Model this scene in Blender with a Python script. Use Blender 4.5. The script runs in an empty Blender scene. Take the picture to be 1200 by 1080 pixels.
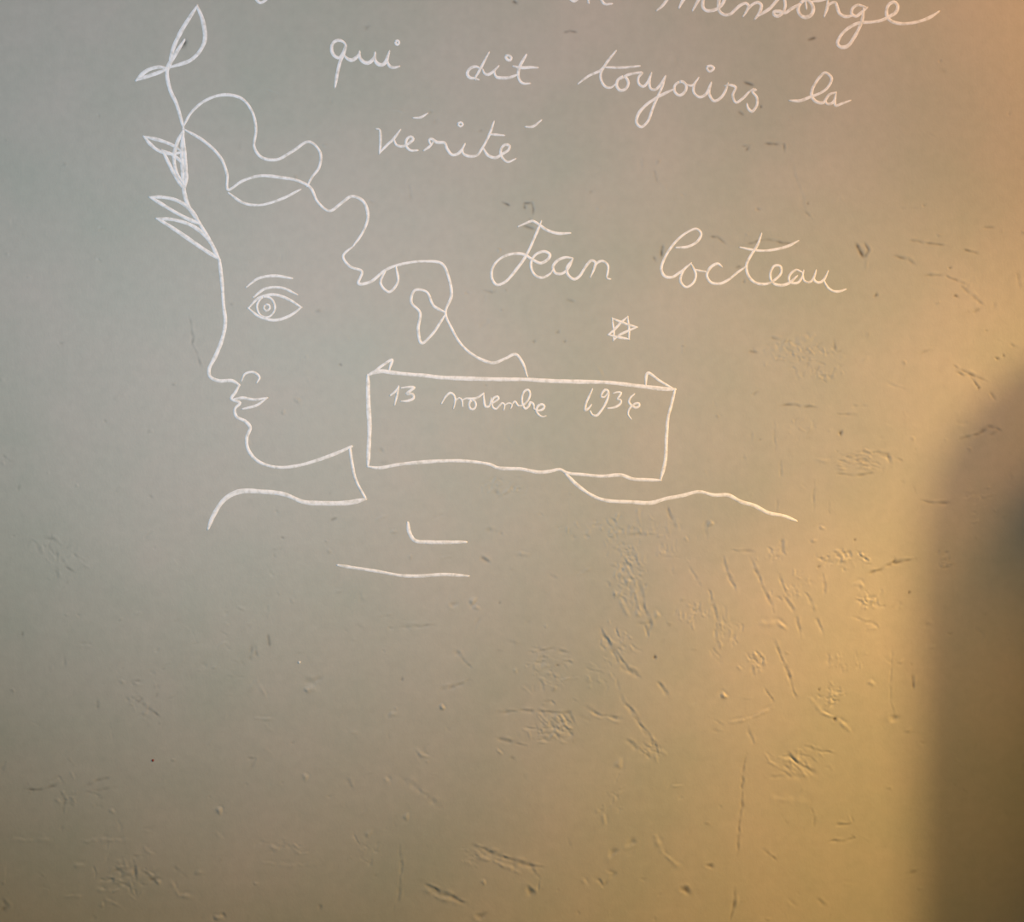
import bpy, math, random
import numpy as np

# ---------------------------------------------------------------- scale
# 1 px of the photograph = 1 mm on the wall; the wall faces the camera (-y)
def W(px, py):
    return ((px - 600.0) / 1000.0, 1.40 + (540.0 - py) / 1000.0)

scene = bpy.context.scene
COL = scene.collection

# ---------------------------------------------------------------- camera
cam_d = bpy.data.cameras.new('camera')
cam_d.sensor_width = 36.0
cam_d.lens = 48.0
cam_d.clip_start = 0.02
cam = bpy.data.objects.new('camera', cam_d)
cam.location = (0.0, -1.6, 1.40)
cam.rotation_euler = (math.radians(90), 0, 0)
COL.objects.link(cam)
scene.camera = cam

# ---------------------------------------------------------------- world
world = bpy.data.worlds.new('world')
scene.world = world
world.use_nodes = True
bg = world.node_tree.nodes['Background']
bg.inputs[0].default_value = (0.48, 0.93, 0.74, 1)
bg.inputs[1].default_value = 0.245

# ---------------------------------------------------------------- lights
def aim(o, target):
    import mathutils
    d = mathutils.Vector(target) - o.location
    o.rotation_euler = d.to_track_quat('-Z', 'Y').to_euler()

def area(name, loc, target, size, size_y, power, color, spread=180):
    l = bpy.data.lights.new(name, 'AREA')
    l.shape = 'RECTANGLE'; l.size = size; l.size_y = size_y
    l.energy = power; l.color = color; l.spread = math.radians(spread)
    o = bpy.data.objects.new(name, l); o.location = loc
    COL.objects.link(o); aim(o, target)
    return o

def spot(name, loc, target, angle, blend, power, color, radius=0.05):
    l = bpy.data.lights.new(name, 'SPOT')
    l.spot_size = math.radians(angle); l.spot_blend = blend
    l.energy = power; l.color = color; l.shadow_soft_size = radius
    o = bpy.data.objects.new(name, l); o.location = loc
    COL.objects.link(o); aim(o, target)
    return o

K = 94.0
def rgbp(w, k):
    m = max(w); return m * k, tuple(c / m for c in w)
LW = [(0.520, 0.649, 0.798), (0.365, 0.175, 0.030), (1.034, 0.484, 0.152), (0.739, 0.461, 0.151)]
# cool daylight reaching the wall from behind the photographer
p, c = rgbp(LW[0], K); spot('window_daylight', (-0.470, -1.678, 1.60), (-0.297, 0, 1.788), 2 * math.degrees(0.630), 1.0, p, c, 0.15)
# warm lamp close by on the right, makes the bright pool
p, c = rgbp(LW[1], K); spot('warm_lamp', (0.919, -0.884, 1.908), (0.371, 0, 0.994), 2 * math.degrees(0.273), 1.0, p, c, 0.048)
# warm light falling in from high on the right
p, c = rgbp(LW[2], K / 4); area('room_light', (1.579, -1.011, 2.321), (0.2, 0, 1.4), 0.34, 0.34, p, c)
# second warm lamp on the right
p, c = rgbp(LW[3], K); spot('side_lamp', (1.377, -0.862, 1.666), (0.041, 0, 0.981), 2 * math.degrees(0.575), 1.0, p, c, 0.080)

scene.view_settings.view_transform = 'Standard'
scene.view_settings.look = 'None'
scene.view_settings.exposure = 0.0
scene.view_settings.gamma = 1.0
scene.view_settings.use_curve_mapping = False

# ---------------------------------------------------------------- materials
def lin(c):
    return tuple((v / 12.92 if v <= 0.04045 else ((v + 0.055) / 1.055) ** 2.4) for v in (x / 255 for x in c)) + (1,)

def base_mat(name, color, rough, spec=0.5):
    m = bpy.data.materials.new(name); m.use_nodes = True
    b = m.node_tree.nodes['Principled BSDF']
    b.inputs['Base Color'].default_value = color
    b.inputs['Roughness'].default_value = rough
    b.inputs['Specular IOR Level'].default_value = spec
    return m, m.node_tree, b

def plaster_material():
    m, nt, b = base_mat('satin_wall_paint', (0.4, 0.4, 0.4, 1), 0.46, 0.42)
    N, L = nt.nodes, nt.links
    tc = N.new('ShaderNodeTexCoord')
    # broad uneven mottling of the paint
    n1 = N.new('ShaderNodeTexNoise'); n1.inputs['Scale'].default_value = 4.5; n1.inputs['Detail'].default_value = 5
    n1.inputs['Roughness'].default_value = 0.6
    L.new(tc.outputs['Object'], n1.inputs['Vector'])
    r1 = N.new('ShaderNodeValToRGB')
    r1.color_ramp.elements[0].position = 0.35; r1.color_ramp.elements[0].color = (0.388, 0.396, 0.350, 1)
    r1.color_ramp.elements[1].position = 0.68; r1.color_ramp.elements[1].color = (0.458, 0.426, 0.388, 1)
    L.new(n1.outputs['Fac'], r1.inputs['Fac'])
    # fine speckle
    n2 = N.new('ShaderNodeTexNoise'); n2.inputs['Scale'].default_value = 90; n2.inputs['Detail'].default_value = 4
    L.new(tc.outputs['Object'], n2.inputs['Vector'])
    r2 = N.new('ShaderNodeMapRange')
    r2.inputs['From Min'].default_value = 0.3; r2.inputs['From Max'].default_value = 0.7
    r2.inputs['To Min'].default_value = 0.965; r2.inputs['To Max'].default_value = 1.03
    L.new(n2.outputs['Fac'], r2.inputs['Value'])
    mx = N.new('ShaderNodeMix'); mx.data_type = 'RGBA'; mx.blend_type = 'MULTIPLY'
    mx.inputs['Factor'].default_value = 1
    L.new(r1.outputs['Color'], mx.inputs['A']); L.new(r2.outputs['Result'], mx.inputs['B'])
    # dirt lodged in scars (its own shape, stored per vertex)
    at = N.new('ShaderNodeAttribute'); at.attribute_name = 'dirt'
    mx2 = N.new('ShaderNodeMix'); mx2.data_type = 'RGBA'; mx2.blend_type = 'MIX'
    L.new(at.outputs['Fac'], mx2.inputs['Factor'])
    L.new(mx.outputs['Result'], mx2.inputs['A'])
    mx2.inputs['B'].default_value = (0.060, 0.048, 0.036, 1)
    L.new(mx2.outputs['Result'], b.inputs['Base Color'])
    # roughness varies a little
    r3 = N.new('ShaderNodeMapRange'); r3.inputs['To Min'].default_value = 0.42; r3.inputs['To Max'].default_value = 0.60
    L.new(n1.outputs['Fac'], r3.inputs['Value']); L.new(r3.outputs['Result'], b.inputs['Roughness'])
    # brush / roller grain as fine relief
    mp = N.new('ShaderNodeMapping'); mp.inputs['Scale'].default_value = (330, 330, 240)
    L.new(tc.outputs['Object'], mp.inputs['Vector'])
    n3 = N.new('ShaderNodeTexNoise'); n3.inputs['Scale'].default_value = 1.0; n3.inputs['Detail'].default_value = 4
    L.new(mp.outputs['Vector'], n3.inputs['Vector'])
    bp = N.new('ShaderNodeBump'); bp.inputs['Strength'].default_value = 0.07; bp.inputs['Distance'].default_value = 0.002
    L.new(n3.outputs['Fac'], bp.inputs['Height']); L.new(bp.outputs['Normal'], b.inputs['Normal'])
    return m

def chalk_material():
    m, nt, b = base_mat('white_line_paint', (0.86, 0.85, 0.86, 1), 0.6, 0.3)
    N, L = nt.nodes, nt.links
    tc = N.new('ShaderNodeTexCoord')
    n1 = N.new('ShaderNodeTexNoise'); n1.inputs['Scale'].default_value = 160; n1.inputs['Detail'].default_value = 3
    L.new(tc.outputs['Object'], n1.inputs['Vector'])
    r = N.new('ShaderNodeValToRGB')
    r.color_ramp.elements[0].position = 0.30; r.color_ramp.elements[0].color = (0.66, 0.65, 0.64, 1)
    r.color_ramp.elements[1].position = 0.55; r.color_ramp.elements[1].color = (0.88, 0.87, 0.90, 1)
    L.new(n1.outputs['Fac'], r.inputs['Fac']); L.new(r.outputs['Color'], b.inputs['Base Color'])
    return m

def plain_noise(name, c0, c1, scale, rough):
    m, nt, b = base_mat(name, c0, rough)
    N, L = nt.nodes, nt.links
    tc = N.new('ShaderNodeTexCoord')
    n1 = N.new('ShaderNodeTexNoise'); n1.inputs['Scale'].default_value = scale; n1.inputs['Detail'].default_value = 4
    L.new(tc.outputs['Object'], n1.inputs['Vector'])
    r = N.new('ShaderNodeValToRGB')
    r.color_ramp.elements[0].color = c0; r.color_ramp.elements[1].color = c1
    L.new(n1.outputs['Fac'], r.inputs['Fac']); L.new(r.outputs['Color'], b.inputs['Base Color'])
    return m

M_WALL = plaster_material()
M_LINE = chalk_material()
M_SIDE = plain_noise('side_wall_paint', (0.34, 0.32, 0.28, 1), (0.40, 0.37, 0.32, 1), 4, 0.5)
M_FLOOR = plain_noise('stone_floor', (0.16, 0.13, 0.10, 1), (0.24, 0.20, 0.15, 1), 8, 0.6)
M_CEIL = plain_noise('ceiling_paint', (0.55, 0.53, 0.48, 1), (0.62, 0.60, 0.55, 1), 4, 0.7)
M_RED = plain_noise('red_speck_paint', (0.20, 0.03, 0.02, 1), (0.25, 0.04, 0.03, 1), 40, 0.5)

# ---------------------------------------------------------------- relief of the plaster
# height map, 1 sample per px (mm), positive = towards the room
MG = 40
HW, HH = 1200 + 2 * MG, 1080 + 2 * MG
Hm = np.zeros((HH, HW), np.float32)
Dm = np.zeros((HH, HW), np.float32)
rng = np.random.default_rng(7)
YY, XX = np.mgrid[0:HH, 0:HW].astype(np.float32)
XX -= MG; YY -= MG

def vnoise(cx, cy, seed):
    r = np.random.default_rng(seed)
    nx, ny = int(HW / cx) + 3, int(HH / cy) + 3
    g = r.standard_normal((ny, nx)).astype(np.float32)
    u = (XX + MG) / cx; v = (YY + MG) / cy
    i = u.astype(int); j = v.astype(int)
    fu = u - i; fv = v - j
    fu = fu * fu * fu * (fu * (fu * 6 - 15) + 10); fv = fv * fv * fv * (fv * (fv * 6 - 15) + 10)
    return (g[j, i] * (1 - fu) * (1 - fv) + g[j, i + 1] * fu * (1 - fv) + g[j + 1, i] * (1 - fu) * fv + g[j + 1, i + 1] * fu * fv)

# broad trowelled undulation, stronger in the rough lower part
rough_zone = 0.30 + 0.7 / (1 + np.exp(-((XX - 480) * 0.5 + (YY - 620)) / 90.0))
Hm += 0.50 * vnoise(230, 190, 1) + 0.16 * vnoise(95, 70, 2)
Hm += rough_zone * (0.075 * vnoise(38, 26, 3) + 0.030 * vnoise(14, 11, 4) + 0.010 * vnoise(5, 6, 5))
Hm += 0.008 * vnoise(6, 60, 6) * rough_zone + 0.008 * vnoise(90, 5, 8) * rough_zone

def seg_window(x0, y0, x1, y1, m):
    a = max(int(min(x0, x1) - m) + MG, 0); b = min(int(max(x0, x1) + m) + MG + 2, HW)
    c = max(int(min(y0, y1) - m) + MG, 0); d = min(int(max(y0, y1) + m) + MG + 2, HH)
    return a, b, c, d

def scar(pts, w=2.0, amp=-0.5, dirt=0.0, burr=0.5, jitter=0.8):
    """a scratch (amp<0) or a plaster ridge (amp>0) with a raised burr beside it"""
    P = []
    for (xa, ya), (xb, yb) in zip(pts[:-1], pts[1:]):
        n = max(1, int(math.hypot(xb - xa, yb - ya) / 7))
        for k in range(n):
            t = k / n
            P.append((xa + (xb - xa) * t + rng.normal() * jitter, ya + (yb - ya) * t + rng.normal() * jitter))
    P.append(pts[-1])
    n = len(P) - 1
    m = w * 5 + 2
    xs = [p[0] for p in P]; ys = [p[1] for p in P]
    a, b, c, d = seg_window(min(xs), min(ys), max(xs), max(ys), m)
    if b <= a or d <= c: return
    X = XX[c:d, a:b]; Y = YY[c:d, a:b]
    best = np.full(X.shape, 1e9, np.float32); T = np.zeros_like(best); S = np.zeros_like(best)
    for k in range(n):
        (xa, ya), (xb, yb) = P[k], P[k + 1]
        dx, dy = xb - xa, yb - ya; LL = dx * dx + dy * dy + 1e-6
        t = np.clip(((X - xa) * dx + (Y - ya) * dy) / LL, 0, 1)
        ex = X - xa - t * dx; ey = Y - ya - t * dy
        dist = np.sqrt(ex * ex + ey * ey)
        s = ex * dy - ey * dx
        mk = dist < best
        best = np.where(mk, dist, best); T = np.where(mk, (k + t) / n, T); S = np.where(mk, np.sign(s) * dist, S)
    taper = np.clip(np.minimum(T, 1 - T) * 5 + 0.25, 0, 1)
    q1, q2, q3 = rng.random(3) * 6.28
    Ln = T * n
    mod = np.clip(0.66 + 0.34 * np.sin(Ln * 1.9 + q1) + 0.28 * np.sin(Ln * 4.7 + q2), 0.05, 1.2)
    wv = w * np.clip(0.85 + 0.25 * np.sin(Ln * 1.3 + q3), 0.5, 1.2)
    core = np.exp(-(best / wv) ** 2) * taper * mod
    mod2 = np.clip(0.6 + 0.6 * np.sin(Ln * 2.6 + q2), 0.0, 1.3)
    side = np.exp(-((S - 1.7 * wv) / (0.9 * wv)) ** 2) * taper * mod2
    Hm[c:d, a:b] += amp * core - amp * burr * side
    if dirt > 0:
        Dm[c:d, a:b] = np.maximum(Dm[c:d, a:b], dirt * np.exp(-(best / (w * 0.8)) ** 2) * taper * mod)

def pit(x, y, r=3.0, amp=-0.9, dirt=0.0):
    a, b, c, d = seg_window(x, y, x, y, r * 4)
    if b <= a or d <= c: return
    X = XX[c:d, a:b] - x; Y = YY[c:d, a:b] - y
    an = np.arctan2(Y, X); f = rng.random(2) * 6.28
    q = np.sqrt(X * X + (Y * 1.15) ** 2) * (1 + 0.22 * np.sin(2 * an + f[0]) + 0.14 * np.sin(3 * an + f[1]))
    Hm[c:d, a:b] += amp * np.exp(-(q / r) ** 2) - 0.30 * amp * np.exp(-((q - 1.7 * r) / (0.6 * r)) ** 2) * (0.5 + 0.5 * np.sin(an + f[0]))
    if dirt > 0: Dm[c:d, a:b] = np.maximum(Dm[c:d, a:b], dirt * np.exp(-(q / (0.85 * r)) ** 2))

def cluster(x, y, rx, ry, n, ln, ang, spread, amp=0.3, w=1.6, dirt=0.0):
    n = int(n * 1.8); amp *= 1.6; ln *= 0.85; w *= 0.85
    for _ in range(n):
        cx, cy = x + rng.normal() * rx * 0.5, y + rng.normal() * ry * 0.5
        a = math.radians(ang + rng.normal() * spread); l = ln * (0.4 + rng.random())
        bx = rng.normal() * l * 0.15
        A = amp * (0.5 + rng.random()) * (1 if rng.random() < 0.45 else -1)
        c_, s_ = math.cos(a), math.sin(a)
        scar([(cx - c_ * l / 2, cy - s_ * l / 2), (cx + bx * s_, cy - bx * c_), (cx + c_ * l / 2, cy + s_ * l / 2)], w * (0.7 + 0.6 * rng.random()), A, dirt * rng.random())

def SC(x0, y0, s, items):
    for it in items:
        pts, w, amp, dirt = it
        scar([(x0 + p[0] / s, y0 + p[1] / s) for p in pts], w, amp, dirt)

G = 0.66   # general depth of scars, mm
# lower right block
SC(800, 720, 3, [
 ([(320,90),(360,180),(400,295)], 1.7, -1.3*G, .25), ([(285,255),(325,320)], 1.6, -G, .15),
 ([(150,385),(200,375),(260,355),(325,325)], 1.6, 1.1*G, 0), ([(225,390),(250,460)], 1.6, -.8*G, 0),
 ([(222,490),(210,560),(208,650),(198,740),(190,850)], 1.5, -1.0*G, .30), ([(180,960),(180,1040),(165,1075)], 1.8, -1.2*G, .35),
 ([(360,480),(400,520),(440,540),(470,560)], 2.2, -1.3*G, .1), ([(430,460),(490,485),(535,490)], 1.8, -G, .1), ([(370,500),(440,575)], 1.8, G, 0),
 ([(450,295),(490,340),(540,365),(590,410)], 2.0, 1.3*G, 0), ([(480,300),(530,290)], 1.6, -G, 0),
 ([(735,120),(730,300),(745,360),(700,400)], 1.4, -.7*G, 0), ([(805,200),(810,265)], 1.8, -1.2*G, .35),
 ([(275,30),(330,30),(365,50)], 2.8, 1.4*G, 0), ([(400,0),(415,80)], 1.7, -G, .15), ([(470,10),(495,75)], 2, -G, 0),
 ([(600,10),(680,40),(640,45)], 1.8, -.9*G, 0), ([(280,825),(330,865)], 1.8, -.8*G, .2), ([(460,685),(460,745)], 1.4, -.8*G, .2),
 ([(530,740),(600,735),(590,705)], 1.7, -G, .2), ([(510,800),(600,790),(590,775)], 1.7, -G, .2),
 ([(300,570),(430,570)], 3.0, -.5*G, 0), ([(300,645),(440,660)], 4.0, .5*G, 0), ([(90,120),(140,185)], 1.6, -.5*G, 0),
 ([(90,360),(140,390)], 1.6, -.6*G, 0), ([(1030,50),(1060,80),(1040,110)], 2.5, -.5*G, 0), ([(470,1000),(500,1025)], 2.5, -.5*G, .1),
 ([(850,30),(880,45)], 2.5, -.7*G, .1), ([(780,910),(825,900)], 2.2, -.7*G, .2)])
for x, y, r, a, d in [(97,883,3,-.9,.5),(10,968,4.2,-1.3,.6),(145,285,3,.9,0),(663,240,3,.8,0),(745,365,4,-1,.1),(480,263,1.6,-.4,.8),(535,366,2.4,-.9,1),(795,405,3,.5,0),(768,165,2.5,.5,0)]:
    pit(800 + x/3, 720 + y/3, r, a, d)
cluster(886, 778, 14, 14, 10, 12, 80, 30, .35); cluster(975, 815, 18, 14, 12, 10, 20, 40, .38); cluster(935, 892, 28, 14, 12, 22, 38, 14, .30)
cluster(985, 775, 22, 14, 10, 10, 100, 25, .25)
# lower middle block
SC(400, 720, 3, [
 ([(460,810),(560,850),(640,880),(720,890)], 2.4, -1.5*G, .25), ([(470,845),(550,875),(630,910)], 2.2, 1.2*G, 0), ([(660,890),(695,930),(690,980)], 1.8, -.8*G, 0),
 ([(280,940),(350,980),(440,1015)], 2.6, -1.5*G, .35), ([(290,965),(350,1000),(430,1025)], 2.6, 1.0*G, 0),
 ([(550,345),(680,340),(800,345),(830,400)], 1.7, -1.1*G, .2), ([(540,430),(600,455),(650,462)], 2, -1.1*G, .2), ([(545,470),(565,490)], 2, 1.1*G, 0),
 ([(860,325),(890,350),(980,365)], 2, -1.1*G, .1), ([(870,345),(980,378)], 1.6, .8*G, 0),
 ([(910,50),(950,130),(990,190),(1050,220)], 2.2, -1.3*G, .1), ([(980,280),(1060,400),(1120,480)], 1.7, -1.0*G, .05), ([(1000,440),(1090,510)], 2, -G, .1),
 ([(690,130),(740,125),(800,135)], 1.7, -G, .1), ([(400,130),(455,185)], 2.2, -.9*G, .15), ([(340,270),(400,250),(450,230)], 2.2, -.8*G, .2),
 ([(260,470),(280,495),(310,500)], 2.0, G, 0), ([(150,570),(165,590)], 2, 1.2*G, 0), ([(200,570),(260,610),(350,680)], 3, -.6*G, 0),
 ([(205,810),(208,900),(200,1000),(180,1040)], 1.8, -.7*G, .1), ([(890,920),(920,950),(960,910),(940,900)], 2.2, -1.2*G, .15), ([(850,930),(865,960)], 2, G, 0),
 ([(1090,760),(1130,840),(1195,890)], 2.6, .8*G, 0), ([(1110,240),(1150,285)], 1.8, -G, .1), ([(210,45),(330,38)], 2, -.6*G, .1), ([(15,420),(60,415)], 2, .4*G, 0),
 ([(1065,35),(1080,80)], 1.8, -G, .1), ([(10,570),(35,610)], 2.2, -.6*G, .1), ([(1160,600),(1200,600)], 1.6, .7*G, 0), ([(920,700),(925,740)], 2, .8*G, 0)])
for x, y, r, a, d in [(355,325,2.4,.9,0),(228,710,3,.8,0),(665,975,4.2,-1.4,.4),(955,835,4,-1.1,.2),(1020,800,4,-1.0,.1),(500,940,2.5,.8,0),(975,525,4,.9,0),(490,1060,4,-1,.3),(180,350,3,.6,0),(95,770,3,.6,0),(760,178,1.5,-.4,.6),(1103,150,1.8,-.6,.9),(213,228,1.8,-.4,.4),(900,690,2,.4,0),(720,40,2,.4,0)]:
    pit(400 + x/3, 720 + y/3, r, a, d)
cluster(653, 852, 24, 16, 26, 16, 30, 30, .38); cluster(636, 777, 24, 12, 14, 14, 20, 35, .30); cluster(765, 880, 14, 12, 8, 14, 45, 20, .3)
cluster(722, 750, 16, 26, 14, 14, 60, 20, .32); cluster(716, 935, 14, 22, 10, 10, 110, 25, .22); cluster(432, 990, 22, 26, 8, 12, 60, 40, .22)
cluster(560, 1005, 30, 10, 6, 14, 20, 15, .25); cluster(650, 800, 30, 20, 8, 16, 20, 20, .22)
# centre block under the right shoulder
SC(500, 560, 3.333, [
 ([(830,410),(850,500),(870,570),(860,630)], 2.2, -1.3*G, .15), ([(730,440),(770,500),(790,540)], 2, 1.1*G, 0), ([(810,430),(840,530)], 2, G, 0),
 ([(680,590),(730,670),(780,740),(830,780)], 2.2, -1.2*G, .1), ([(940,115),(970,195)], 2.0, -1.0*G, .3), ([(825,115),(835,185)], 1.8, .7*G, 0),
 ([(1100,430),(1125,520),(1135,600)], 1.8, -1.1*G, .1), ([(1155,310),(1200,430)], 1.6, -.9*G, .1), ([(215,310),(245,330)], 1.8, -G, .35), ([(1090,180),(1095,240)], 1.6, -.7*G, .1),
 ([(240,200),(275,210)], 2, -.8*G, .2), ([(265,50),(285,80)], 2, -.8*G, .3), ([(470,375),(510,395)], 1.8, -.5*G, .1), ([(600,380),(640,350)], 1.8, .6*G, 0),
 ([(790,220),(905,222)], 1.7, -.8*G, .1), ([(1020,340),(1070,420)], 1.6, -.7*G, 0), ([(920,310),(1000,312)], 1.4, -.5*G, 0), ([(360,295),(400,300)], 1.8, .9*G, 0),
 ([(1110,660),(1155,720)], 1.8, -.7*G, 0), ([(910,800),(940,850)], 1.8, -.9*G, .2), ([(750,850),(850,990),(900,1060)], 1.7, -.8*G, .05), ([(820,565),(870,568)], 1.6, -.8*G, .2)])
for x, y, r, a, d in [(180,480,3,1.1,0),(195,505,2.5,.7,0),(105,495,3,-.6,.1),(890,700,1.8,-.6,.9),(1160,850,2.6,.9,0),(1110,178,2.5,.7,0),(900,535,3,.9,0),(825,530,3,.9,0),(285,487,1.4,-.3,.5),(60,895,2.4,.7,0)]:
    pit(500 + x/3.333, 560 + y/3.333, r, a, d)
cluster(728, 622, 48, 14, 34, 9, 80, 40, .26); cluster(734, 655, 26, 26, 32, 9, 60, 40, .30); cluster(735, 690, 16, 20, 14, 12, 70, 20, .32)
cluster(812, 718, 24, 12, 18, 10, 90, 20, .30); cluster(850, 735, 16, 20, 10, 14, 75, 12, .26); cluster(700, 790, 40, 30, 12, 14, 55, 20, .2)
cluster(785, 640, 22, 30, 10, 16, 75, 12, .24); cluster(590, 570, 26, 10, 12, 9, 150, 30, .18)
# upper right block
SC(800, 360, 3, [
 ([(235,880),(270,950),(320,1075)], 1.7, -1.2*G, .15), ([(340,940),(370,1030),(395,1080)], 1.7, -1.1*G, .1), ([(140,890),(185,1000)], 1.7, -.9*G, .05), ([(430,1000),(460,1070)], 1.7, -G, .1),
 ([(170,855),(250,860)], 1.6, -.9*G, .1), ([(345,810),(350,860),(325,890)], 2, -G, .1), ([(650,940),(740,900),(820,885)], 2.0, -1.4*G, .45),
 ([(495,940),(497,1005)], 1.6, -G, .1), ([(840,680),(900,690),(940,688)], 1.8, -1.0*G, .35), ([(980,465),(1040,445),(1080,420),(1120,435)], 2, -1.0*G, .35),
 ([(1080,450),(1110,432)], 1.6, -.6*G, .2), ([(950,205),(1040,250),(1075,262)], 1.5, -.9*G, .5), ([(965,225),(1010,240),(1040,283)], 1.4, -.9*G, .45),
 ([(340,345),(400,345),(470,352)], 1.6, -.9*G, .4), ([(540,375),(610,378)], 1.4, -.7*G, .2), ([(600,348),(650,346)], 1.4, -.6*G, .15),
 ([(300,160),(390,135),(470,95)], 3.4, .9*G, 0), ([(530,110),(537,150)], 1.6, -.8*G, .4), ([(230,158),(265,160)], 1.8, -.7*G, .4), ([(310,108),(345,115)], 1.6, -.7*G, .4),
 ([(322,400),(322,510)], 1.2, -.5*G, .15), ([(345,520),(345,600)], 1.2, -.5*G, .15), ([(462,610),(462,720)], 1.2, -.6*G, .15), ([(330,670),(330,720)], 1.2, -.4*G, .1), ([(515,680),(515,730)], 1.2, -.4*G, .1),
 ([(680,510),(720,520),(730,550)], 1.8, -G, .3), ([(740,525),(772,540)], 1.6, -.9*G, .3), ([(540,580),(600,590),(680,580)], 1.6, -G, .3),
 ([(710,265),(790,290)], 2, -.4*G, 0), ([(830,165),(880,150)], 2, -.5*G, .15), ([(1100,325),(1080,300)], 1.8, -.6*G, .25), ([(1155,130),(1180,145)], 1.8, -.5*G, .2),
 ([(1000,20),(1045,5)], 2, -.6*G, .3), ([(85,740),(80,800)], 1.5, -.6*G, .1), ([(975,660),(1060,650)], 3, -.4*G, .0), ([(250,310),(270,290)], 1.6, -.5*G, .25), ([(240,440),(240,480)],1.4,-.4*G,.15)])
for x, y, r, a, d in [(555,442,2.4,-.8,.9),(605,817,1.5,-.5,.9),(797,1002,1.7,-.5,.8),(478,912,1.8,-.6,.6),(1040,283,1.8,-.5,.7),(1105,180,1.9,-.6,.7),(1128,170,1.6,-.5,.7),(1068,82,1.4,-.3,.4),(490,775,2,.9,0),(460,820,2,.8,0),(272,465,1.4,-.2,.3),(100,758,2.5,.6,0),(743,895,2.6,-.9,.7)]:
    pit(800 + x/3, 360 + y/3, r, a, d)
cluster(977, 653, 22, 12, 20, 10, 10, 40, .36); cluster(1011, 655, 10, 7, 10, 8, 0, 50, .36); cluster(1018, 702, 18, 14, 16, 11, 60, 50, .34)
cluster(1003, 540, 34, 16, 26, 20, 2, 8, .24, 1.5, .2); cluster(935, 412, 42, 16, 26, 12, 20, 40, .24, 1.5, .25); cluster(960, 436, 26, 10, 14, 10, 70, 40, .24, 1.5, .2)
cluster(1106, 657, 14, 12, 12, 10, 140, 30, .26, 1.6, .1); cluster(945, 500, 30, 16, 8, 12, 60, 50, .18, 1.4, .15); cluster(930, 690, 26, 16, 12, 10, 60, 30, .24)
cluster(910, 650, 14, 10, 10, 8, 50, 50, .28); cluster(1145, 590, 22, 20, 8, 14, 150, 20, .22)
SC(800, 0, 3, [
 ([(610,858),(628,885),(640,912)], 2.4, -.9*G, .85), ([(632,845),(655,880),(640,905)], 1.6, -.7*G, .55), ([(750,900),(790,915),(820,932)], 1.8, -.7*G, .45), ([(800,845),(870,856),(930,864)], 1.5, -.7*G, .4),
 ([(840,970),(920,965),(1000,1000)], 1.5, -.7*G, .35), ([(990,880),(1040,892)], 1.7, -.7*G, .45), ([(435,142),(468,132)], 1.8, -.6*G, .6), ([(215,290),(250,300)], 1.8, -.6*G, .65),
 ([(205,510),(235,515),(222,530)], 1.5, -.6*G, .5), ([(285,505),(355,505),(358,535)], 1.6, -.7*G, .55), ([(200,395),(215,405)], 1.8, -.5*G, .45), ([(438,700),(440,720)], 1.5, -.5*G, .45), ([(430,740),(460,775)], 1.5, -.4*G, .3),
 ([(100,830),(125,832),(155,860)], 1.5, -.6*G, .5), ([(200,872),(270,842),(330,848),(400,862)], 1.5, -.6*G, .45), ([(1060,800),(1095,800)], 1.5, -.5*G, .3), ([(770,733),(830,733)], 1.5, -.3*G, .1),
 ([(380,560),(400,640),(430,740)], 2.5, -.25*G, .04), ([(900,245),(925,255)], 2.5, -.2*G, .15), ([(1175,950),(1190,1020)], 2, -.4*G, .15), ([(975,1000),(1060,1075)], 2, -.6*G, .25), ([(185,940),(205,935)], 1.6, -.4*G, .45)])
for x, y, r, d in [(275,375,1.6,.8),(680,1037,2.2,.7),(960,1040,2.2,.8),(940,942,1.6,.7),(905,215,1.5,.2),(848,722,1.5,.3),(265,735,2,.3),(215,990,1.8,.4)]:
    pit(800 + x/3, y/3, r, -.5, d)
SC(400, 0, 3, [
 ([(642,712),(675,712)], 1.4, -.5*G, .6), ([(672,712),(672,765)], 1.4, -.5*G, .5), ([(645,715),(645,735)], 1.6, -.5*G, .5), ([(640,795),(680,805)], 2, -.5*G, .4), ([(660,770),(675,800)], 1.6, -.5*G, .4),
 ([(560,712),(592,722)], 1.6, -.5*G, .6), ([(780,113),(830,113)], 1.5, -.5*G, .5), ([(1125,862),(1125,905)], 1.8, -.7*G, .65), ([(1095,905),(1110,925)], 1.8, -.4*G, .4), ([(505,1020),(525,1028),(540,1025)], 1.8, -.6*G, .5),
 ([(1100,600),(1110,640)], 1.8, -.3*G, .2), ([(1130,640),(1145,680)], 1.8, .3*G, 0), ([(870,680),(885,670)], 2, -.3*G, .25), ([(235,640),(245,700)], 2, -.2*G, .12), ([(790,1050),(830,1065)], 2, -.4*G, .3)])
pit(603, 2, 2.5, -.5, .75); pit(585, 293, 1.7, .7); pit(702, 244, 1.7, .5); pit(654, 389, 2, -.3, .4); pit(626, 400, 1.8, -.3, .4); pit(662, 400, 1.5, -.3, .5); pit(430, 32, 3, -.2, .25)
pit(216, 50, 3.4, -.5, .95); pit(213, 54, 2.2, -.3, .8)
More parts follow.
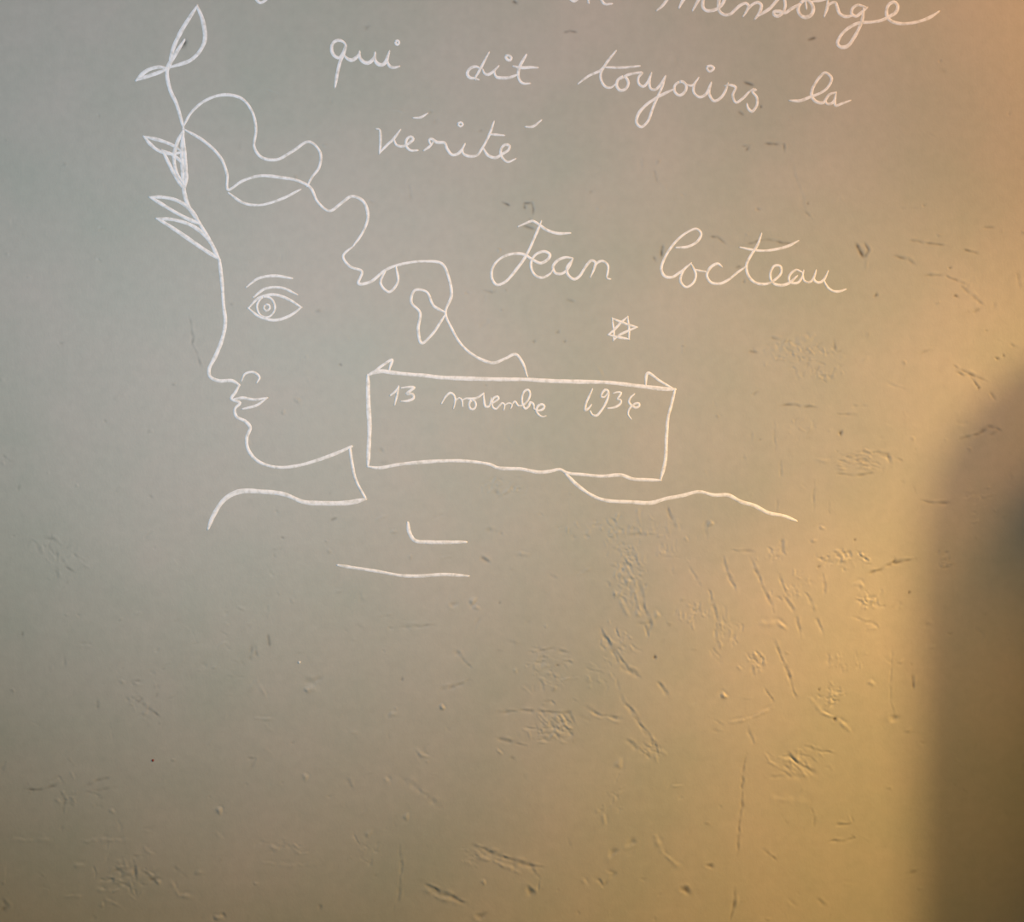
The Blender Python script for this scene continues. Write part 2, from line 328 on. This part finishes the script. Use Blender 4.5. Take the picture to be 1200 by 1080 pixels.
SC(0, 360, 3, [([(665,30),(680,130),(705,210)], 1.5, -.5*G, .28), ([(210,885),(235,910),(260,930)], 1.8, -.5*G, .40), ([(150,810),(190,815),(215,840)], 1.8, -.4*G, .22), ([(200,850),(200,960)], 2, -.3*G, .12),
 ([(10,520),(45,545)], 2, -.3*G, .15), ([(390,330),(440,305)], 2, .3*G, 0), ([(960,850),(990,850)], 1.5, -.4*G, .25), ([(965,855),(965,880)], 1.5, -.4*G, .25), ([(1160,750),(1185,740)], 1.8, -.4*G, .35), ([(1160,645),(1160,658)], 1.5, -.3*G, .35), ([(1060,240),(1120,225)], 2, .4*G, 0)])
pit(331, 630, 1.6, -.3, .4); pit(332, 483, 2, .6); pit(349, 469, 3, .5); pit(399, 427, 1.6, -.3, .6)
SC(0, 720, 3, [([(460,232),(495,232)], 1.5, -.4*G, .3), ([(485,310),(500,295)], 1.8, -.5*G, .3), ([(500,312),(560,358)], 1.9, -.6*G, .35), ([(885,110),(878,160)], 2.5, -.5*G, .25), ([(895,105),(905,150)], 2, -.5*G, .2), ([(942,72),(948,112)], 1.8, -.6*G, .45),
 ([(90,612),(160,610),(200,598)], 1.8, -.8*G, .45), ([(205,605),(225,650),(222,700)], 1.6, -.5*G, .25), ([(300,600),(390,572)], 1.8, -.6*G, .25), ([(300,625),(420,605)], 2, -.4*G, .15), ([(20,792),(180,795)], 2.2, .5*G, 0), ([(280,795),(450,793)], 2.5, .7*G, 0),
 ([(1060,232),(1100,235),(1150,215)], 4, -.6*G, .05), ([(1065,265),(1110,262)], 3, .8*G, 0), ([(880,365),(960,367)], 1.5, .6*G, 0), ([(500,900),(530,930),(560,930)], 2, -.9*G, .45), ([(600,940),(630,985),(680,995)], 2.5, .9*G, 0),
 ([(170,180),(175,200)], 1.5, -.4*G, .3), ([(345,300),(343,330)], 1.8, -.5*G, .35), ([(75,55),(78,75)], 1.5, -.4*G, .3), ([(870,505),(900,510),(880,545)], 2, -.5*G, .2), ([(225,140),(228,180)], 1.6, -.4*G, .15),
 ([(220,990),(300,990)], 2, .6*G, 0), ([(340,970),(420,965)], 2.2, .7*G, 0), ([(260,885),(300,880)], 2.2, .7*G, 0), ([(390,900),(470,895),(480,930)], 2.4, -.8*G, .2), ([(930,810),(980,825)], 3, .7*G, 0), ([(900,870),(1020,885),(1110,875)], 2.5, .4*G, 0),
 ([(5,1000),(25,1025),(5,1040)], 2.4, -.7*G, .3), ([(610,890),(660,925)], 2, -.5*G, .1), ([(390,910),(430,950)], 2.4, .7*G, 0), ([(360,1000),(430,1030)], 2.2, .6*G, 0)])
for x, y, r, a, d in [(770,688,3,1.2,0),(555,937,2.6,1.1,0),(1073,570,3,.7,0),(393,690,2.4,.6,0),(255,645,2.2,.5,.1),(765,1065,3,1.0,0),(785,1055,2.5,-.7,.3),(1125,1027,2.5,-.5,.25),(900,945,2,.5,0),(358,1020,2.4,.6,0),(698,905,3,.5,0),(1080,265,2.4,.7,0),(575,190,2,-.2,.2)]:
    pit(x/3, 720 + y/3, r, a, d)
cluster(145, 1025, 40, 22, 22, 16, 10, 40, .26, 2.0); cluster(330, 990, 30, 10, 6, 16, 5, 15, .2); cluster(75, 930, 40, 20, 10, 14, 10, 30, .16, 1.8, .12)
cluster(170, 820, 24, 26, 10, 14, 40, 40, .14, 1.8, .15); cluster(70, 650, 30, 34, 12, 16, 70, 40, .10, 1.8, .12); cluster(260, 760, 60, 50, 12, 20, 10, 60, .10, 1.8, .05)
# a scatter of minor nicks over the rough part
for _ in range(420):
    x = rng.random() * 1240 - 20; y = rng.random() * 1120 - 20
    rz = 1 / (1 + math.exp(-((x - 480) * 0.5 + (y - 620)) / 90.0))
    if rng.random() > 0.15 + 0.85 * rz: continue
    a = rng.random() * 6.28; l = 4 + rng.random() * 12
    scar([(x, y), (x + math.cos(a) * l, y + math.sin(a) * l)], 1.3 + rng.random(), rng.choice([-1, 1]) * (0.08 + 0.16 * rng.random()), 0.1 * rng.random())
for _ in range(110):
    x = rng.random() * 1240 - 20; y = 1100 * rng.random() ** 0.7
    pit(x, y, 1.3 + rng.random() * 1.2, rng.choice([-.3, .35]), 0.25 * rng.random())
# the relief dies out beyond the part in the photograph
edge = np.minimum.reduce([XX + MG, HW - MG - 1 - XX, YY + MG, HH - MG - 1 - YY])
Hm *= np.clip(edge / 34.0, 0, 1)
Dm = np.clip(Dm, 0, 1)

def sample(A, px, py):
    px = np.clip(np.asarray(px, float) + MG, 0, HW - 1.001); py = np.clip(np.asarray(py, float) + MG, 0, HH - 1.001)
    i = px.astype(int); j = py.astype(int); u = px - i; v = py - j
    return A[j, i] * (1-u) * (1-v) + A[j, i+1] * u * (1-v) + A[j+1, i] * (1-u) * v + A[j+1, i+1] * u * v

# ---------------------------------------------------------------- mesh helpers
def mesh_obj(name, verts, faces, mat, parent=None, smooth=True):
    me = bpy.data.meshes.new(name)
    me.from_pydata(verts, [], faces)
    me.materials.append(mat)
    if smooth: me.polygons.foreach_set('use_smooth', [True] * len(me.polygons))
    me.update()
    o = bpy.data.objects.new(name, me); COL.objects.link(o)
    if parent is not None: o.parent = parent
    return o

def box_vf(x0, x1, y0, y1, z0, z1, V, F):
    n = len(V)
    V += [(x0,y0,z0),(x1,y0,z0),(x1,y1,z0),(x0,y1,z0),(x0,y0,z1),(x1,y0,z1),(x1,y1,z1),(x0,y1,z1)]
    F += [(n,n+3,n+2,n+1),(n+4,n+5,n+6,n+7),(n,n+1,n+5,n+4),(n+1,n+2,n+6,n+5),(n+2,n+3,n+7,n+6),(n+3,n,n+4,n+7)]

def struct_box(name, b, mat):
    V, F = [], []; box_vf(*b, V, F)
    o = mesh_obj(name, V, F, mat, smooth=False); o['kind'] = 'structure'; return o

# ---------------------------------------------------------------- the wall
def build_wall():
    step = 1.25
    xin = np.arange(-MG, 1200 + MG + 0.1, step); yin = np.arange(-MG, 1080 + MG + 0.1, step)
    xs = np.concatenate([np.linspace(-1800, -MG - 20, 12), xin, np.linspace(1200 + MG + 20, 2800, 10)])
    ys = np.concatenate([np.linspace(-860, -MG - 20, 8), yin, np.linspace(1080 + MG + 20, 1940, 10)])
    nx, ny = len(xs), len(ys)
    GX, GY = np.meshgrid(xs, ys)
    h = sample(Hm, GX, GY); inside = (GX >= -MG) & (GX <= 1200 + MG) & (GY >= -MG) & (GY <= 1080 + MG)
    h = np.where(inside, h, 0.0)
    dirt = np.where(inside, sample(Dm, GX, GY), 0.0)
    co = np.empty((ny, nx, 3), np.float32)
    co[..., 0] = (GX - 600) / 1000; co[..., 1] = -h / 1000; co[..., 2] = 1.40 + (540 - GY) / 1000
    me = bpy.data.meshes.new('wall_back')
    nv = nx * ny; me.vertices.add(nv); me.vertices.foreach_set('co', co.reshape(-1))
    j, i = np.mgrid[0:ny-1, 0:nx-1]
    a = (j * nx + i).ravel()
    q = np.stack([a, a + nx, a + nx + 1, a + 1], 1).astype(np.int32)
    nf = len(q)
    me.loops.add(nf * 4); me.loops.foreach_set('vertex_index', q.ravel())
    me.polygons.add(nf); me.polygons.foreach_set('loop_start', np.arange(0, nf * 4, 4, dtype=np.int32))
    me.polygons.foreach_set('use_smooth', np.ones(nf, bool))
    at = me.attributes.new('dirt', 'FLOAT', 'POINT'); at.data.foreach_set('value', dirt.astype(np.float32).ravel())
    me.materials.append(M_WALL)
    me.update(calc_edges=True); me.validate()
    o = bpy.data.objects.new('wall_back', me); COL.objects.link(o)
    o['kind'] = 'structure'
    o['label'] = 'grey-beige painted plaster wall with trowel scars and scratches'
    return o
wall = build_wall()

struct_box('floor', (-2.4, 2.2, -4.2, 0.12, -0.10, 0.0), M_FLOOR)
struct_box('ceiling', (-2.4, 2.2, -4.2, 0.12, 2.80, 2.90), M_CEIL)
struct_box('wall_left', (-2.52, -2.40, -4.2, 0.12, 0.0, 2.80), M_SIDE)

# unseen rounded block added at the right to cast the lower-right shadow
def build_shade_block():
    x0, x1, d, top, r = 0.697, 1.92, 0.216, 1.597, 0.23
    out = [(x0, 0.0), (x1, 0.0), (x1, top)]
    for k in range(13):
        a = math.radians(90 + 90 * k / 12)
        out.append((x0 + r + r * math.cos(a), top - r + r * math.sin(a)))
    n = len(out)
    V = [(x, 0.0, z) for x, z in out] + [(x, -d, z) for x, z in out]
    F = [tuple(range(n, 2 * n)), tuple(reversed(range(n)))]
    F += [(k, (k + 1) % n, n + (k + 1) % n, n + k) for k in range(n)]
    o = mesh_obj('shade_block_mesh', V, F, M_SIDE, smooth=False)
    o.name = 'added_shade_block'; o['kind'] = 'structure'
    return o
build_shade_block()

# ---------------------------------------------------------------- painted lines
def spline(P, closed=False, step=1.6):
    P = [np.array(p, float) for p in P]
    if len(P) == 2: P = [P[0], (P[0] + P[1]) / 2, P[1]]
    n = len(P); out = []
    segs = n if closed else n - 1
    for k in range(segs):
        p1, p2 = P[k % n], P[(k + 1) % n]
        p0 = P[(k - 1) % n] if (closed or k > 0) else 2 * p1 - p2
        p3 = P[(k + 2) % n] if (closed or k + 2 < n) else 2 * p2 - p1
        L = float(np.linalg.norm(p2 - p1)); m = max(2, int(L / step))
        # centripetal parametrisation keeps tight loops clean
        t0 = 0; t1 = t0 + max(1e-3, np.linalg.norm(p1-p0)) ** .5; t2 = t1 + max(1e-3, np.linalg.norm(p2-p1)) ** .5; t3 = t2 + max(1e-3, np.linalg.norm(p3-p2)) ** .5
        for q in range(m):
            t = t1 + (t2 - t1) * q / m
            A1 = (t1-t)/(t1-t0)*p0 + (t-t0)/(t1-t0)*p1; A2 = (t2-t)/(t2-t1)*p1 + (t-t1)/(t2-t1)*p2; A3 = (t3-t)/(t3-t2)*p2 + (t-t2)/(t3-t2)*p3
            B1 = (t2-t)/(t2-t0)*A1 + (t-t0)/(t2-t0)*A2; B2 = (t3-t)/(t3-t1)*A2 + (t-t1)/(t3-t1)*A3
            out.append((t2-t)/(t2-t1)*B1 + (t-t1)/(t2-t1)*B2)
    out.append(P[0] if closed else P[-1])
    return np.array(out)

prof = [(-1.0, -0.12), (-0.72, 0.30), (0.0, 0.42), (0.72, 0.30), (1.0, -0.12)]
lift = [0.0]
def stroke(V, F, pts, w, closed=False, wob=0.10, tail=0.6):
    """one brush stroke: a low rounded bead of paint following the plaster"""
    C = spline(pts, closed)
    T = np.gradient(C, axis=0); T /= (np.linalg.norm(T, axis=1, keepdims=True) + 1e-9)
    Nn = np.stack([-T[:, 1], T[:, 0]], 1)
    n = len(C)
    s = np.concatenate([[0], np.cumsum(np.linalg.norm(np.diff(C, axis=0), axis=1))])
    ph = rng.random(4) * 6.28
    ww = w * 1.12 * (1 + wob * (np.sin(s / 19 + ph[0]) * .8 + np.sin(s / 7.3 + ph[1]) * .5 + np.sin(s / 2.9 + ph[2]) * .35))
    if not closed:
        e = np.minimum(s, s[-1] - s)
        ww *= tail + (1 - tail) * np.clip(e / 10, 0, 1)
        # rounded caps
        C = np.vstack([C[0] - T[0] * w * 0.45, C, C[-1] + T[-1] * w * 0.45]); Nn = np.vstack([Nn[0], Nn, Nn[-1]]); ww = np.concatenate([[ww[0] * .35], ww, [ww[-1] * .35]]); n += 2
    lift[0] = (lift[0] + 0.013) % 0.10
    b = len(V)
    for (u, hh) in prof:
        px = C[:, 0] + Nn[:, 0] * ww * 0.5 * u; py = C[:, 1] + Nn[:, 1] * ww * 0.5 * u
        h = sample(Hm, px, py)
        for k in range(n):
            V.append(((px[k] - 600) / 1000, -(h[k] + hh + lift[0]) / 1000, 1.40 + (540 - py[k]) / 1000))
    m = len(prof)
    for r in range(m - 1):
        for k in range(n - 1):
            F.append((b + r*n + k, b + r*n + k + 1, b + (r+1)*n + k + 1, b + (r+1)*n + k))
    F.append(tuple(b + r*n for r in range(m))); F.append(tuple(b + r*n + n - 1 for r in reversed(range(m))))

def lines(name, strokes, parent=None, w=3.0, base=(0, 0, 1), closed=False, wob=0.10, tail=0.6):
    V, F = [], []
    x0, y0, s = base
    for st in strokes:
        cl = closed; ws = w
        if isinstance(st, tuple): st, opt = st; cl = opt.get('closed', cl); ws = opt.get('w', w)
        stroke(V, F, [(x0 + p[0] / s, y0 + p[1] / s) for p in st], ws, cl, wob, tail)
    o = mesh_obj(name, V, F, M_LINE)
    if parent is not None:
        o.parent = parent; o.matrix_parent_inverse = parent.matrix_world.inverted()
    return o

def thing(name, label, cat, px, py, group=None):
    o = bpy.data.objects.new(name, None); o.empty_display_size = 0.05
    x, z = W(px, py); o.location = (x, 0, z); COL.objects.link(o)
    o['label'] = label; o['category'] = cat
    if group: o['group'] = group
    bpy.context.view_layer.update()
    return o

GI = 'handwritten lines of the white inscription'
C = {'closed': True}
# --- first line (cut by the top of the photograph)
t = thing('handwriting', 'long white cursive word with looped tail at the top edge of the photo', 'handwriting', 930, 30, GI)
lines('word', [
 [(770,14-2),(776,7),(780,2),(784,-4),(792,-14),(801,-17),(803,-8),(796,9)],
 [(797,7),(804,-4),(813,-13),(821,-14),(820,-4),(812,12)],
 [(813,10),(820,-2),(828,-10)],
 [(828,-10),(824,0),(824,9),(828,12.5),(834,12.5),(841,10),(847,4),(849,-3),(846,-7),(843,-2),(842,6),(843,13),(849,17.5),(856,16.5),(862,11),(868,6),(874,4),(877,7),(875,13),(871,19)],
 [(873,15),(881,6),(888,3),(892,6),(890,15),(885,22)],
 [(888,19),(902,10),(910,1),(917,-7),(919,-1),(920,8),(917,15),(912,19),(907,17.5),(907,14),(913,13.5),(920,15),(928,10),(937,5)],
 ([(938,4),(935,11),(938,18),(944,20.5),(951,17),(953,10),(950,3),(944,0)], C), [(944,1),(945,10)],
 [(950,2),(960,1),(969,-1)], [(970,0),(969,10),(966,19)],
 [(968,12),(972,5),(979,3),(981,8),(984,16),(991,19.5),(1000,18)],
 [(1014,8),(1005,6),(999,10),(998,16),(1003,19),(1009,15),(1016,9)],
 [(1012,10),(1011,20),(1008,30),(1002,42),(993,54),(985,55),(981.5,51),(985,42),(994,33),(1006,27),(1020,26),(1032,24),(1041,20),(1050,14),(1052,7),(1048,2.5),(1042,5),(1039,12),(1040,20),(1045,25),(1054,27.5),(1068,27),(1082,23.5),(1092,19),(1100,13.6)]],
 t, 3.6)
lines('word', [[(664,-12),(668,-2),(673,1),(678,-3),(682,-12)], [(682,-12),(688,-5),(690,3)], [(689,2),(693,-7),(700,-12),(704,-8),(705,0),(709,4.5),(717,4.2)]], t, 3.2)
lines('word', [[(298,-10),(300,-1),(305,3.2),(311,0.5),(318,-8)]], t, 3.2)
# --- second line
t = thing('handwriting', 'white cursive line of four words starting above the drawn hair waves', 'handwriting', 690, 130, GI)
o = lines('word', [
 [(305,225),(285,185),(230,150),(170,152),(120,190),(102,260),(120,335),(170,385),(215,390),(262,335),(298,262),(305,215)],
 [(300,215),(270,330),(222,450),(190,580),(168,700),(152,800)],
 [(270,350),(330,408),(390,425),(450,388),(490,340),(495,310)], [(492,330),(505,400),(560,455),(620,465),(680,420),(710,370),(715,320)],
 [(712,360),(720,440),(770,488),(820,490),(868,445),(890,380),(915,305)], [(885,400),(895,470),(930,518),(990,530),(1050,515)]], t, 3.8, (380, 35, 12))
lines('dot', [([(1002,165),(1028,150),(1052,172),(1040,205),(1012,205)], C)], o, 2.6, (380, 35, 12))
o = lines('word', [
 [(275,365),(220,335),(150,350),(100,400),(92,450),(130,492),(190,500),(250,520)], [(395,140),(340,240),(290,340),(240,430),(205,490),(208,515)],
 [(310,380),(330,430),(380,450),(430,425),(480,382),(530,330)], [(478,385),(478,440),(500,480),(580,495),(680,490),(795,450)],
 [(920,170),(880,240),(835,320),(810,400),(810,480),(840,548),(890,575),(970,572)], [(740,330),(800,345),(900,352),(980,345),(1080,350)]], t, 3.2, (540, 50, 12))
lines('dot', [([(632,185),(680,180),(710,210),(695,245),(650,235)], C)], o, 2.8, (540, 50, 12))
o = lines('word', [
 [(40,250),(100,205),(180,165),(222,110),(270,50)], [(200,150),(178,185),(180,230),(205,268),(237,275),(270,252)], [(205,150),(310,152),(415,142)],
 ([(315,207),(282,228),(275,265),(298,292),(332,280),(346,245),(330,212)], C), [(300,222),(335,200),(380,188),(430,185),(408,212),(410,250),(437,268),(465,240),(487,185)],
 [(487,188),(475,230),(482,280),(510,287),(545,252),(572,205)], [(572,205),(552,270),(525,330),(495,400),(465,480),(425,515),(396,490),(405,440),(450,385),(520,335),(580,305),(628,282)],
 ([(658,240),(630,262),(630,300),(658,322),(692,300),(700,262),(682,240)], C), [(685,250),(735,262),(775,215)], [(775,215),(747,260),(747,305),(780,332),(820,315),(852,245)],
 [(852,248),(840,310),(868,355),(902,345),(937,300),(955,248)], [(940,262),(962,258),(1002,272),(985,320),(1003,365),(1040,345),(1085,300),(1108,282)],
 [(1092,292),(1128,285),(1105,298),(1130,330),(1132,380),(1102,420),(1078,398),(1072,375)]], t, 3.1, (670, 50, 5.217))
lines('dot', [([(826,150),(850,142),(870,155),(842,176)], C)], o, 2.6, (670, 50, 5.217))
lines('word', [
 [(190,570),(330,575),(480,520),(620,465),(700,410),(758,330),(775,260),(740,210),(680,180),(610,240),(540,340),(500,430),(500,520),(560,588),(660,602),(690,560),(740,490),(830,458)],
 [(690,570),(705,615),(750,622),(810,580),(835,470)], [(838,460),(820,560),(832,642),(920,615),(1035,572)]], t, 3.2, (910, 70, 12))
# --- third line
t = thing('handwriting', 'single white cursive word with two accents, above the drawn hair and signature', 'handwriting', 525, 190, GI)
o = lines('word', [
 [(38,148),(55,152),(62,230),(56,310)], [(56,310),(100,262),(150,215),(195,155)], [(152,215),(168,255),(210,265),(260,240),(283,215),(265,200),(240,215),(233,258),(262,292),(310,292)],
 [(355,292),(392,265),(412,240)], [(395,248),(388,222),(402,215),(440,238),(492,242),(508,282),(542,322),(580,315),(605,290),(627,250)],
 [(612,278),(615,312),(655,332),(708,325),(742,280),(790,190),(822,100)], [(748,275),(782,325),(832,342),(880,315),(920,288),(926,262),(897,255),(870,282),(872,332),(915,370),(965,350)], [(790,184),(840,188),(890,192)]],
 t, 3.1, (435, 125, 5.714))
lines('accent', [[(285,74),(330,72),(375,46)]], o, 3.1, (435, 125, 5.714)); lines('accent', [[(1035,135),(1080,134),(1138,92)]], o, 3.1, (435, 125, 5.714))
lines('dot', [([(580,117),(598,104),(615,118),(598,133)], C)], o, 2.2, (435, 125, 5.714))
# --- signature
t = thing('signature', 'large white cursive signature of two words above the small star', 'signature', 780, 335)
lines('word', [
 [(260,138),(310,115),(350,103),(380,118),(440,160),(510,182),(590,180)],
 [(405,105),(370,190),(310,320),(240,420),(170,495),(120,510),(90,470),(95,400),(140,345),(210,315),(290,315),(350,350),(400,372),(445,350),(460,318),(430,298),(380,310),(345,350),(340,400),(365,448),(410,465),(460,440),(480,412)],
 [(605,340),(560,335),(510,355),(480,395),(495,435),(540,438),(580,400),(606,345)], [(603,350),(570,400),(575,445),(615,475),(650,455),(685,400),(725,356),(750,366),(742,410),(720,460)],
 [(740,405),(765,368),(800,360),(830,385),(830,430),(825,468),(845,474)]], t, 3.0, (560, 240, 5.4545))
lines('word', [
 [(155,240),(220,235),(275,205),(296,160),(270,135),(215,155),(150,210),(95,290),(72,360),(90,400),(130,407),(175,380),(235,332)],
 [(238,328),(195,370),(180,430),(210,462),(250,440),(266,390),(242,335)], [(255,362),(285,370),(320,375)],
 [(412,348),(390,330),(350,350),(328,395),(350,435),(400,443),(450,420),(500,380),(550,345)],
 [(635,162),(615,220),(572,290),(550,340),(562,400),(600,437),(660,445),(712,420),(745,382),(740,345),(708,343),(685,385),(695,435),(740,453),(790,440),(835,400)],
 [(515,238),(580,252),(650,258),(740,245),(800,225),(842,202)],
 [(862,378),(830,365),(792,400),(795,435),(840,437),(865,400),(872,370)], [(866,385),(875,425),(905,435),(932,405),(942,368)], [(940,375),(930,420),(955,437),(985,422),(1010,372)], [(985,420),(1005,460),(1040,485),(1080,485),(1108,475)]],
 t, 2.9, (760, 240, 4.8))
# --- star
o = lines('star_emblem', [[(350,260),(700,400),(925,465)], [(925,465),(700,560),(500,660),(380,770)], [(380,770),(385,600),(350,260)],
 [(710,220),(560,350),(400,520),(260,640)], [(260,640),(450,690),(740,745)], [(740,745),(740,500),(710,220)]], None, 2.7, (700, 360, 20))
o['label'] = 'small white six-pointed star painted under the signature'; o['category'] = 'emblem'
# --- date panel
t = thing('date_panel', 'white outlined box with a handwritten date inside and folded corners', 'panel outline', 612, 550)
lines('outline', [
 ([(431,440),(431.5,470),(433,500),(432.5,515),(431,546)], {'w': 4.6}),
 ([(431,440),(436,437),(447.5,434.8),(460,436.5),(480,438.5),(499,440),(515,442),(548,443.4),(585,444.3),(618,444.5),(640,446),(673,447),(712,448),(739,451),(756,453),(778,455.5),(791,456)], {'w': 4.2}),
 ([(791,456),(787,473.5),(783,488.5),(781,512),(779.5,540),(774,562.5)], {'w': 3.4}),
 ([(431,546.5),(444,548),(468,544),(493,541.5),(523,539.8),(548,540.3),(574,544),(583,548),(611,549.5),(631,553.2),(645,552),(656,549.8),(664,553.8),(684,556),(705,557.8),(728,556.6),(741,561),(758,562),(774,562.6)], {'w': 3.5})], t, 3.8)
lines('corner_fold', [[(434,439),(447.5,428.5),(459.5,421.5),(457,430),(455.8,435)]], t, 3.0); lines('corner_fold', [[(756.5,452),(759,437),(773,446),(790,456)]], t, 3.0)
lines('number', [[(205,290),(235,265),(256,234)], [(256,232),(246,290),(232,350)], [(275,242),(320,237),(357,240),(325,265),(308,279),(348,284),(352,308),(315,325),(275,328)]], t, 2.8, (420, 410, 5.4545))
lines('word', [
 [(65,235),(100,175),(150,130),(185,150),(200,190),(196,240),(185,285)], [(200,215),(240,180),(268,205),(275,265)], [(270,205),(310,186),(360,190),(420,180),(485,135)],
 ([(365,205),(340,245),(355,290),(388,292),(408,255),(395,212)], C), [(485,135),(490,200),(506,270),(540,265),(556,225),(560,185)],
 [(560,245),(605,215),(637,188),(625,166),(588,180),(570,230),(580,278),(610,292),(640,262),(675,232),(695,248),(690,300)], [(695,255),(740,232),(772,250),(760,285)],
 [(768,250),(800,215),(820,240),(835,260),(872,258),(930,205),(952,145),(935,100),(900,110),(875,160),(875,235),(905,290),(940,262),(955,225),(985,240),(992,290)], [(992,290),(1035,308),(1080,295),(1097,265),(1072,245),(1033,262),(1015,310),(1040,350),(1080,370),(1110,362)]],
 t, 2.5, (510, 445, 8.571))
lines('number', [
 [(290,130),(240,240),(195,350),(190,430),(235,400),(275,350)], [(262,440),(290,490),(350,500),(400,450),(460,360),(500,270),(517,190),(505,150),(470,140),(425,190),(415,238),(460,240),(500,185)],
 [(590,185),(650,170),(695,180),(670,230),(640,270),(685,280),(692,320),(640,370),(570,393),(505,400)], [(880,200),(825,250),(805,310),(840,358),(900,390),(945,370),(948,332),(900,330),(840,370),(800,430),(795,490),(835,550)]],
 t, 2.5, (670, 445, 12))

# --- line-drawn head: a plain generic profile
t = thing('profile_drawing', 'large white line drawing of a left-facing head with leaves on its brow', 'wall drawing', 330, 590)
lines('face_outline', [
 ([(257,304),(260,330),(262,358),(264,378),(260,398),(252,418),(245,432),(246,441),(256,446),(272,446),(280,451)], {'w': 4.0}),
 [(280,451),(276,459),(271,467),(281,472),(275,479),(277,488),(288,494),(293,501),(289,513),(291,527),(302,540),(322,547),(346,546),(372,539),(394,531),(412,523)]], t, 3.5, tail=.8)
lines('mouth', [[(272,468),(284,466),(298,468),(313,466)], [(312,467),(300,475),(284,479)]], t, 2.9)
lines('nostril', [[(283,446),(287,438),(297,436),(304,442),(301,448)]], t, 2.9)
e = lines('eye', [[(291,361),(303,349),(320,345),(337,350),(353,360)], [(291,361),(304,371),(322,375),(339,370),(353,360)], [(297,348),(311,338),(330,337),(348,345)]], t, 3.0)
lines('iris', [([(308,348),(301,358),(305,369),(315,371),(322,362),(318,350)], C)], e, 2.4); lines('pupil', [([(311,357),(309,361),(312,364),(316,361),(315,357)], C)], e, 2.2)
lines('eyebrow', [[(289,336),(303,326),(322,323),(342,326)]], t, 3.2)
lines('hair', [
 [(214,150),(224,132),(242,117),(264,111),(284,116),(296,132),(300,152),(298,172),(306,184),(324,187),(343,177),(362,166),(375,178),(374,196),(366,207),(360,218)],
 [(217,152),(240,166),(258,184),(266,204),(267,222),(284,212),(304,206),(330,208),(350,212),(364,220),(372,236),(386,247),(400,238),(412,230),(426,236),(431,254),(425,272),(414,288)],
 [(268,226),(286,238),(306,240),(330,233),(352,222)],
 [(414,288),(402,300),(410,312),(424,318),(420,332),(434,330),(452,316),(472,309),(498,306),(518,309),(526,326),(529,346),(522,366),(530,386),(541,404),(558,418),(578,425),(592,420),(604,415),(612,424),(618,441)],
 [(452,316),(446,332),(456,342),(466,330),(464,312)], [(522,366),(508,358),(500,342),(486,340),(482,354),(492,366),(490,386),(494,402),(506,392),(522,368)]], t, 3.1)
lines('neck', [[(410,525),(413,545),(417,562),(428,583)]], t, 3.2, tail=.9)
lines('shoulder', [([(244,619),(250,604),(263,585),(280,576),(308,576),(333,579),(356,588),(379,589.5),(407,589),(428,585)], {'w': 4.8})], t, 4.6)
lines('shoulder', [([(663,555),(675,567),(693,580),(709,586),(739,588),(763,589),(781,584),(800,580.5),(819,576),(837,580),(853,580),(869,588),(883,592),(901,601),(917,604),(933,610)], {'w': 3.8})], t, 3.8)
lines('collar', [[(478,612.5),(479.5,623),(486,633),(503,635),(546,635)]], t, 4.0); lines('collar', [[(396,662),(418,665.5),(444,669.5),(469,674),(489,674.8),(520,673),(549,674.8)]], t, 3.6)
# leaf sprig
s = lines('stem', [[(257,304),(247,284),(234,262),(222,244),(216,226),(214,200),(213,176),(215,150)], [(215,150),(207,122),(199,104),(196,82),(204,66),(216,47)]], t, 4.2)
def leaf(b, tip, wd, bend=0.0, w=4.0, rib=True):
    bx, by = b; tx, ty = tip; dx, dy = tx - bx, ty - by; L = math.hypot(dx, dy); nx, ny = -dy / L, dx / L
    P = lambda f, s_: (bx + dx * f + nx * (s_ * wd + bend * 4 * f * (1 - f)), by + dy * f + ny * (s_ * wd + bend * 4 * f * (1 - f)))
    return lines('leaf', [[b, P(.25, .42), P(.55, .5), P(.82, .27), tip], [tip, P(.82, -.27), P(.55, -.5), P(.25, -.42), b]], t, w)
leaf((199, 79), (231, 7), 30, 10, 4.2); leaf((197, 80), (160, 94), 7, 3, 4.2)
leaf((214, 178), (169, 160), 12, -3, 3.6); leaf((216, 222), (190, 176), 14, 6, 3.8); leaf((217, 218), (214, 154), 13, -5, 3.8)
leaf((234, 262), (176, 231), 13, 5, 4.0); leaf((256, 303), (184, 256), 15, 8, 4.2)

# --- specks of paint on the wall
def speck(name, px, py, r, mat, label):
    V, F = [], []
    h = float(sample(Hm, px, py)); x, z = W(px, py); n = 10
    for ring, (rr, yy) in enumerate([(1.0, -0.2), (0.85, 0.5), (0.45, 0.9)]):
        for k in range(n):
            a = 2 * math.pi * k / n; q = rr * r * (1 + .15 * math.sin(3 * a))
            V.append((x + q * math.cos(a) / 1000, -(h + yy) / 1000, z + q * math.sin(a) / 1000))
    V.append((x, -(h + 1.0) / 1000, z))
    for g in range(2):
        for k in range(n): F.append((g*n + k, g*n + (k+1) % n, (g+1)*n + (k+1) % n, (g+1)*n + k))
    for k in range(n): F.append((2*n + k, 2*n + (k+1) % n, 3*n))
    F.append(tuple(reversed(range(n))))
    o = mesh_obj(name, V, F, mat); o['label'] = label; o['category'] = 'paint speck'
speck('paint_speck', 351, 775.7, 1.7, M_LINE, 'tiny white paint speck on bare wall below the two short collar lines')
speck('paint_speck', 179, 890.7, 1.6, M_RED, 'tiny dark red speck on the lower left of the wall')
